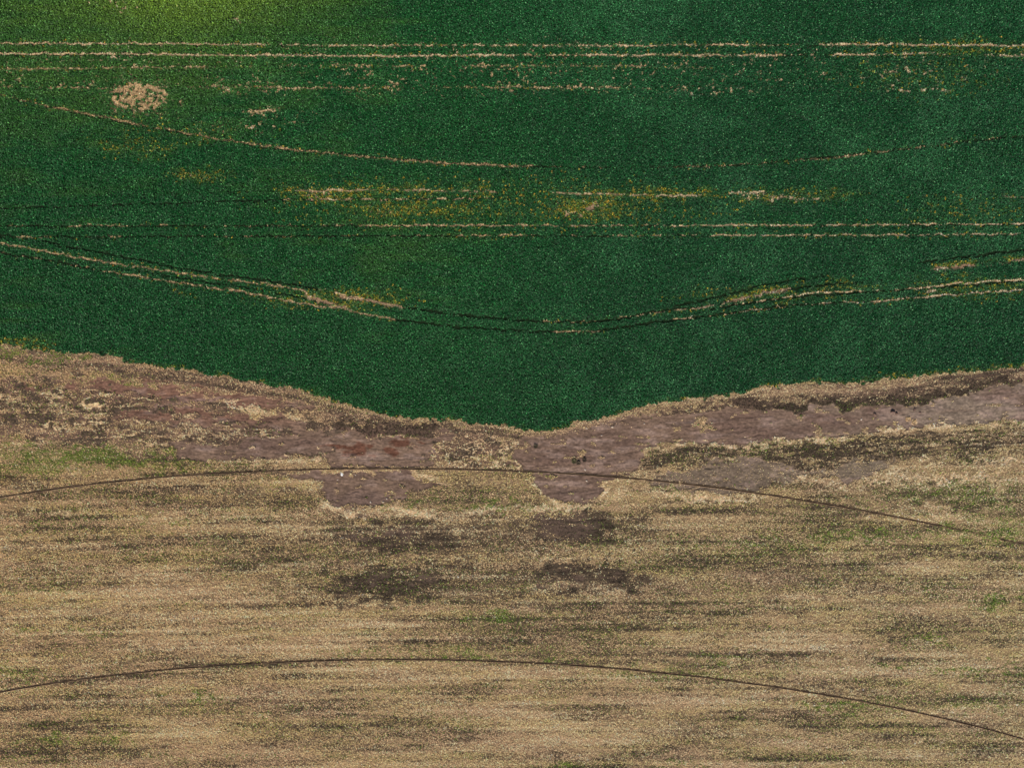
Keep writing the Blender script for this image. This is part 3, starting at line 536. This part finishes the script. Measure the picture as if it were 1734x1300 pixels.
# ------------------------------------------------------------------ dry grass, straw and small weeds: loose blades
def blades():
    N = 2900000
    X = rng.uniform(-128, 1862, N).astype(f32); Y = rng.uniform(-128, 1428, N).astype(f32)
    d = sample('dens', X, Y); d = np.where((d < .02), 0, d)
    k = rng.uniform(0, 1, N) < d * .93
    r1 = np.abs(Y - rut_y(0, X)); r2 = np.abs(Y - rut_y(1, X))
    fade = (X > 1625) & (X < 1690) & (rng.uniform(0, 1, N) < .55)
    k &= ((r1 > 2.1) | fade) & (r2 > 2.1)
    X, Y = X[k], Y[k]; n = len(X)
    br, dk, gr, yl, pk, z0 = (sample(q_, X, Y) for q_ in ('bright', 'dark', 'green', 'yellow', 'pink', 'z'))
    # neighbouring blades share a tuft tone
    tuft = fbm(X, Y, 2.6, 2.2, 301, 2); u = rng.uniform(0, 1, n).astype(f32) * .55 + .45 * np.clip(.5 + .28 * tuft, 0, 1)
    u2 = rng.uniform(0, 1, n); u3 = rng.uniform(0, 1, n)
    tan = lin((208, 174, 132)) + (lin((176, 143, 105)) - lin((208, 174, 132))) * u3[:, None]
    tan = tan + (lin((206, 166, 138)) - tan) * (pk * .45)[:, None]
    tan = tan + (lin((200, 178, 104)) - tan) * (yl * .6)[:, None]
    brt = (lin((226, 190, 144)) + (lin((246, 210, 166)) - lin((226, 190, 144))) * np.clip(br * 1.6 - .4, 0, 1)[:, None]) * (.75 + .4 * rng.uniform(0, 1, n))[:, None]
    brt = brt + (lin((224, 198, 130)) - brt) * (yl * .5 * (1 - np.clip(br * 1.4 - .3, 0, 1)))[:, None]
    drk = lin((78, 69, 57)) + (lin((106, 87, 70)) - lin((78, 69, 57))) * u3[:, None]
    grn = lin((92, 116, 50)) + (lin((140, 148, 62)) - lin((92, 116, 50))) * (u3 * (.3 + .9 * yl))[:, None]
    is_g = u2 < gr * .8
    is_d = (~is_g) & (u < (.07 + .88 * dk))
    is_b = (~is_g) & (~is_d) & (u > 1 - (.12 + 1.0 * br))
    col_ = np.where(is_g[:, None], grn, np.where(is_d[:, None], drk, np.where(is_b[:, None], brt, tan)))
    col_ = col_ * np.exp(.27 * rng.standard_normal(n))[:, None]
    col_ = np.where(is_d[:, None], col_ * (1 - .38 * sample('deep', X, Y))[:, None], col_)
    warm = 1 + .06 * (1 - X / 867.0)                           # blades tinted a little warmer towards the left
    col_ = col_ * (1 + .15 * np.clip((Y - 800) / 120, 0, 1))[:, None] * np.stack([warm, np.ones(n), 2 - warm], -1)
    a = rng.uniform(0, 2 * np.pi, n); ln = rng.uniform(.14, .36, n); w = rng.uniform(.04, .092, n) * (1 + .3 * is_g)
    tilt = np.abs(rng.normal(0, .33, n)) * (1 + 1.2 * dk); tilt = np.clip(tilt, 0, 1.35)
    cx, cy = P2W(X, Y); h = z0 + rng.uniform(.01, .12, n)
    dxn, dyn = np.cos(a), np.sin(a)
    b = np.stack([cx, cy, h], -1); roll = rng.normal(0, .4, n)
    side = np.stack([-dyn * np.cos(roll), dxn * np.cos(roll), np.sin(roll)], -1) * w[:, None]
    tip = b + np.stack([dxn * np.cos(tilt), dyn * np.cos(tilt), np.sin(tilt)], -1) * ln[:, None]
    v = np.stack([b + side, b - side, tip], 1)
    # keep each kind of growth in its own object
    for name, sel, lab, cat in (("dry_stubble", ~(is_g | is_d | is_b), "tan dry stubble covering the lower field in streaks", "dry grass"),
                                ("pale_straw", is_b, "pale straw lying in rims and heaps round the bare soil and in the crop tracks", "straw"),
                                ("dark_weeds", is_d, "low dark grey brown weeds in patches and fringes beside the bare soil", "weeds"),
                                ("green_grass", is_g, "small patches of short green grass among the dry stubble", "grass")):
        vv = v[sel].reshape(-1, 3)
        o = raw_mesh(name, vv, np.arange(len(vv)), 3, M_STRAW, False, np.clip(col_[sel], .002, .85))
        tag(o, lab, cat, None, "stuff")
    return n
n_bl = blades()

# ------------------------------------------------------------------ wheel ruts: dark compacted groove between two low grey lips
def rut(i, label):
    x = np.arange(-240, 1980, 2.0); y = rut_y(i, x)
    y = y + .18 * fbm(x, x * 0, 30, 1, 401 + i, 2) 
    wx_, wy_ = P2W(x, y)
    t = np.stack([np.gradient(wx_), np.gradient(wy_)], -1); t /= np.linalg.norm(t, axis=1)[:, None]
    nrm = np.stack([-t[:, 1], t[:, 0]], -1)
    z0 = sample('z', np.clip(x, -128, 1862), np.clip(y, -128, 1428))
    zb = np.convolve(np.pad(z0, 6, 'edge'), np.ones(13) / 13, 'valid')
    wv = 1 + .22 * fbm(x, x * 0, 40, 1, 411 + i, 3)
    prof = [(-.36, -.10), (-.27, .06), (-.20, .085), (-.12, .065), (-.10, .055), (.11, .055), (.13, .065), (.20, .10), (.28, .07), (.38, -.10)]
    lc, dc = lin((140, 116, 92)), lin((44, 34, 27))
    if i == 0: wv = wv * np.clip(np.abs(x - 1654) / 110 + .12, .2, 1)
    if i == 0: wv = wv * (1 - .3 * np.clip((x - 1480) / 200, 0, 1))
    vs, cs = [], []
    for k, (o_, h_) in enumerate(prof):
        oo = o_ * wv * .66 + .012 * fbm(x, x * 0, 6, 1, 420 + k, 2)
        hh = h_ + zb + (.012 * fbm(x, x * 0, 5, 1, 440 + k, 2) if k in (1, 2, 7, 8) else 0)
        vs.append(np.stack([wx_ + nrm[:, 0] * oo, wy_ + nrm[:, 1] * oo, hh], -1))
        m_ = np.clip(.5 + .3 * fbm(x, x * 0, 25, 1, 460 + k, 3), 0, 1)[:, None]
        c_ = (dc * (.8 + .4 * m_)) if k in (3, 4, 5, 6) else (lc * (.6 + .55 * m_))
        cs.append(c_)
    v = np.stack(vs, 1); c = np.stack(cs, 1); n, m = v.shape[:2]
    ok = np.ones(n, bool)
    if i == 0: ok = np.abs(x - 1654) > 3
    idx = np.arange(n * m).reshape(n, m)
    segs = np.where(ok[1:] & ok[:-1])[0]
    q = np.stack([idx[segs][:, :-1], idx[segs + 1][:, :-1], idx[segs + 1][:, 1:], idx[segs][:, 1:]], -1).reshape(-1)
    o = raw_mesh("wheel_rut", v.reshape(-1, 3), q, 4, M_GROUND, False, None, c.reshape(-1, 3))
    tag(o, label, "wheel rut", "wheel ruts curving across the dry field", "structure")
rut(0, "thin dark curved wheel rut just below the bare soil, nearer the green crop")
rut(1, "thin dark curved wheel rut through the stubble near the bottom of the photo")

# ------------------------------------------------------------------ single small things
def zat(px, py): return float(sample('z', np.array([px]), np.array([py]))[0])
M_STONE = mat_plain("pale_stone", (205, 185, 165), .85, .2, 6)
M_DSTONE = mat_plain("brown_clod", (112, 88, 76), .95, .3, 6)
M_SCRAP = mat_plain("white_plastic", (232, 228, 222), .5, .08, 3)
def stone(px, py, r, label, mat=M_STONE, flat=.6, name="stone", cat="stone", group="stones lying on the bare soil"):
    bm = bmesh.new(); bmesh.ops.create_icosphere(bm, subdivisions=3, radius=1)
    ph = [random.uniform(0, 6.28) for _ in range(9)]
    sx, sy = random.uniform(.8, 1.35), random.uniform(.7, 1.0)
    for v in bm.verts:
        c = v.co
        k = 1 + .16 * math.sin(2.1 * c.x + ph[0] + 1.7 * c.y) + .12 * math.sin(3.7 * c.y + ph[1]) + .10 * math.sin(4.3 * c.z + ph[2] + 2 * c.x) + .05 * math.sin(9 * c.x + ph[3]) * math.sin(8 * c.y + ph[4])
        c *= k; 
        for j in range(3):                                   # a few broken facets
            nx_, ny_ = math.cos(ph[5 + j]), math.sin(ph[5 + j]); dd = c.x * nx_ + c.y * ny_ + .4 * c.z
            if dd > .78: c.x -= nx_ * (dd - .78) * .8; c.y -= ny_ * (dd - .78) * .8
        c.x *= r * sx; c.y *= r * sy; c.z = c.z * r * flat + r * flat * .55
    me = bpy.data.meshes.new(name); bm.to_mesh(me); bm.free(); me.materials.append(mat)
    o = bpy.data.objects.new(name, me); C.objects.link(o); x, y = P2W(px, py); o.location = (x, y, zat(px, py) - .02); o.rotation_euler.z = random.uniform(0, 3.1)
    return tag(o, label, cat, group)
for a in ((1018.7, 737, .17, "small white stone on smooth soil below the lowest point of the crop edge"),
          (993, 725, .2, "pale stone close under the crop edge, left of the white stone"),
          (1010, 745, .16, "dull pale stone just below left of the small white stone"),
          (1037, 723, .22, "pale pinkish stone near the crop edge, right of the white stone"),
          (991, 795.5, .2, "pale stone just above the upper wheel rut, below the green weeds"),
          (993.5, 814, .2, "pale stone just below the upper wheel rut, under the green weeds"),
          (1091, 717, .17, "small pale stone on bare soil near the narrow straw belt"),
          (1459, 710, .22, "pale stone on the grey bare soil, left of the dark clods"),
          (1521, 718.5, .2, "pale elongated stone between straw tufts below the brown clod"),
          (627.5, 850, .17, "whitish stone at the lower rim of the left bare patch, leftmost of three"),
          (649, 849.5, .24, "rounded pale stone at the rim of the left bare patch, middle of three"),
          (655, 844, .16, "thin pale stone at the rim of the left bare patch, topmost of three"),
          (571.5, 812, .13, "tiny pale stone below the white scrap on the left bare patch"),
          (602, 804, .14, "small pale stone right of the white scrap on bare soil")):
    stone(*a)
stone(1512, 697.5, .42, "large brown clod with a pale top edge on the grey bare soil", M_DSTONE, .7, "soil_clod", "clod", "brown clods on the bare soil")
stone(1518, 700.5, .36, "brown clod touching the lower right of the large pale edged clod", M_DSTONE, .6, "soil_clod", "clod", "brown clods on the bare soil")
stone(1482, 702, .36, "brown clod on the grey soil left of the large clod", M_DSTONE, .5, "soil_clod", "clod", "brown clods on the bare soil")
stone(1549, 693.5, .26, "small brown clod right of the large clod, near the dark weeds", M_DSTONE, .5, "soil_clod", "clod", "brown clods on the bare soil")
stone(1558, 698.5, .28, "rightmost brown clod on the grey bare soil", M_DSTONE, .5, "soil_clod", "clod", "brown clods on the bare soil")

# crumpled white scrap with a thin tail
def scrap():
    bm = bmesh.new(); bmesh.ops.create_icosphere(bm, subdivisions=3, radius=.24)
    for v in bm.verts:
        c = v.co; c *= 1 + .22 * math.sin(17 * c.x + 3) * math.sin(15 * c.y) + .15 * math.sin(23 * c.z + 9 * c.x)
        c.z = max(c.z * .55, -.04) + .06; c.y *= 1.25
    # torn strip leading up and left
    pts = [(-.05, .18, .08), (-.16, .33, .06), (-.24, .42, .09), (-.36, .52, .04)]; ws = [.12, .08, .05, .015]
    prev = None
    for (x, y, z), w in zip(pts, ws):
        cur = [bm.verts.new((x - w * .7, y - w * .7, z)), bm.verts.new((x + w * .7, y + w * .7, z + .01)), bm.verts.new((x, y, z + .05))]
        if prev:
            for i in range(3): bm.faces.new((prev[i], prev[(i + 1) % 3], cur[(i + 1) % 3], cur[i]))
        prev = cur
    me = bpy.data.meshes.new("plastic_scrap"); bm.to_mesh(me); bm.free(); me.materials.append(M_SCRAP)
    o = bpy.data.objects.new("plastic_scrap", me); C.objects.link(o); x, y = P2W(579, 803); o.location = (x, y, zat(579, 803) + .01)
    tag(o, "small crumpled white scrap with a thin tail on bare brown soil below the rut", "litter")
scrap()

# weed and straw tufts standing alone on the bare soil
def tuft(px, py, r, n, cols, label, name, cat, group, hgt=.35):
    X = np.clip(rng.normal(0, r * .3, n), -r * .6, r * .6); Y = np.clip(rng.normal(0, r * .3, n), -r * .6, r * .6); a = np.arctan2(Y, X) + rng.normal(0, .6, n)
    ln = rng.uniform(.2, .45, n); w = rng.uniform(.03, .06, n); tilt = rng.uniform(.1, 1.1, n)
    h = np.clip(hgt * (1 - np.hypot(X, Y) / (r * 1.4)), 0.02, 1) * rng.uniform(.2, 1, n)
    b = np.stack([X, Y, h], -1); dxn, dyn = np.cos(a), np.sin(a)
    side = np.stack([-dyn, dxn, rng.normal(0, .3, n)], -1) * w[:, None]
    tip = b + np.stack([dxn * np.cos(tilt), dyn * np.cos(tilt), np.sin(tilt) * .6], -1) * ln[:, None]
    mid = (b + tip) / 2
    v = np.stack([b, mid + side, tip, mid - side], 1).reshape(-1, 3)
    c = np.array([lin(cols[i]) for i in rng.integers(0, len(cols), n)]) * np.exp(.2 * rng.standard_normal(n))[:, None]
    o = raw_mesh(name, v, np.arange(n * 4), 4, M_STRAW, False, c)
    x, y = P2W(px, py); o.location = (x, y, zat(px, py) - .02)
    return tag(o, label, cat, group)
GW = ((84, 84, 56), (96, 94, 62), (72, 70, 48), (112, 100, 76)); g1 = "weed clumps alone on the bare soil"
tuft(972, 780.5, .55, 220, GW, "dark green weed clump on bare soil, left one of the close pair", "weed_clump", "weed", g1)
tuft(979.5, 783, .42, 130, ((84, 74, 58), (70, 62, 50), (110, 96, 78)), "brownish weed clump in the middle of the bare soil group", "weed_clump", "weed", g1)
tuft(989.5, 778.5, .42, 120, ((74, 62, 54), (90, 78, 64), (60, 54, 44)), "small dark weed clump at the right end of the bare soil group", "weed_clump", "weed", g1)
tuft(907, 755, .40, 90, ((72, 66, 52), (88, 80, 62)), "faint dark weed clump high in the bare soil, left of the others", "weed_clump", "weed", g1)
SW = ((222, 186, 140), (205, 170, 122), (232, 200, 158), (170, 138, 96)); g2 = "straw tufts alone on the bare soil"
tuft(1190, 716, .7, 170, SW, "small pale straw tuft alone on smooth soil above the big straw heap", "straw_tuft", "straw", g2, .2)
tuft(1538, 709.5, .62, 150, SW, "upright pale straw tuft on grey soil, left of its twin", "straw_tuft", "straw", g2, .3)
tuft(1548, 715, .62, 150, SW, "pale straw tuft on grey soil, right and lower of the twins", "straw_tuft", "straw", g2, .3)
tuft(664.5, 863 - 16, .30, 60, SW, "thin straw tuft at the top right of the three rim stones", "straw_tuft", "straw", g2, .2)
tuft(675.5, 849, .6, 120, SW, "upright straw tuft at the lower right rim of the left bare patch", "straw_tuft", "straw", g2, .25)

print("plants", n_crop, "blades", n_bl)
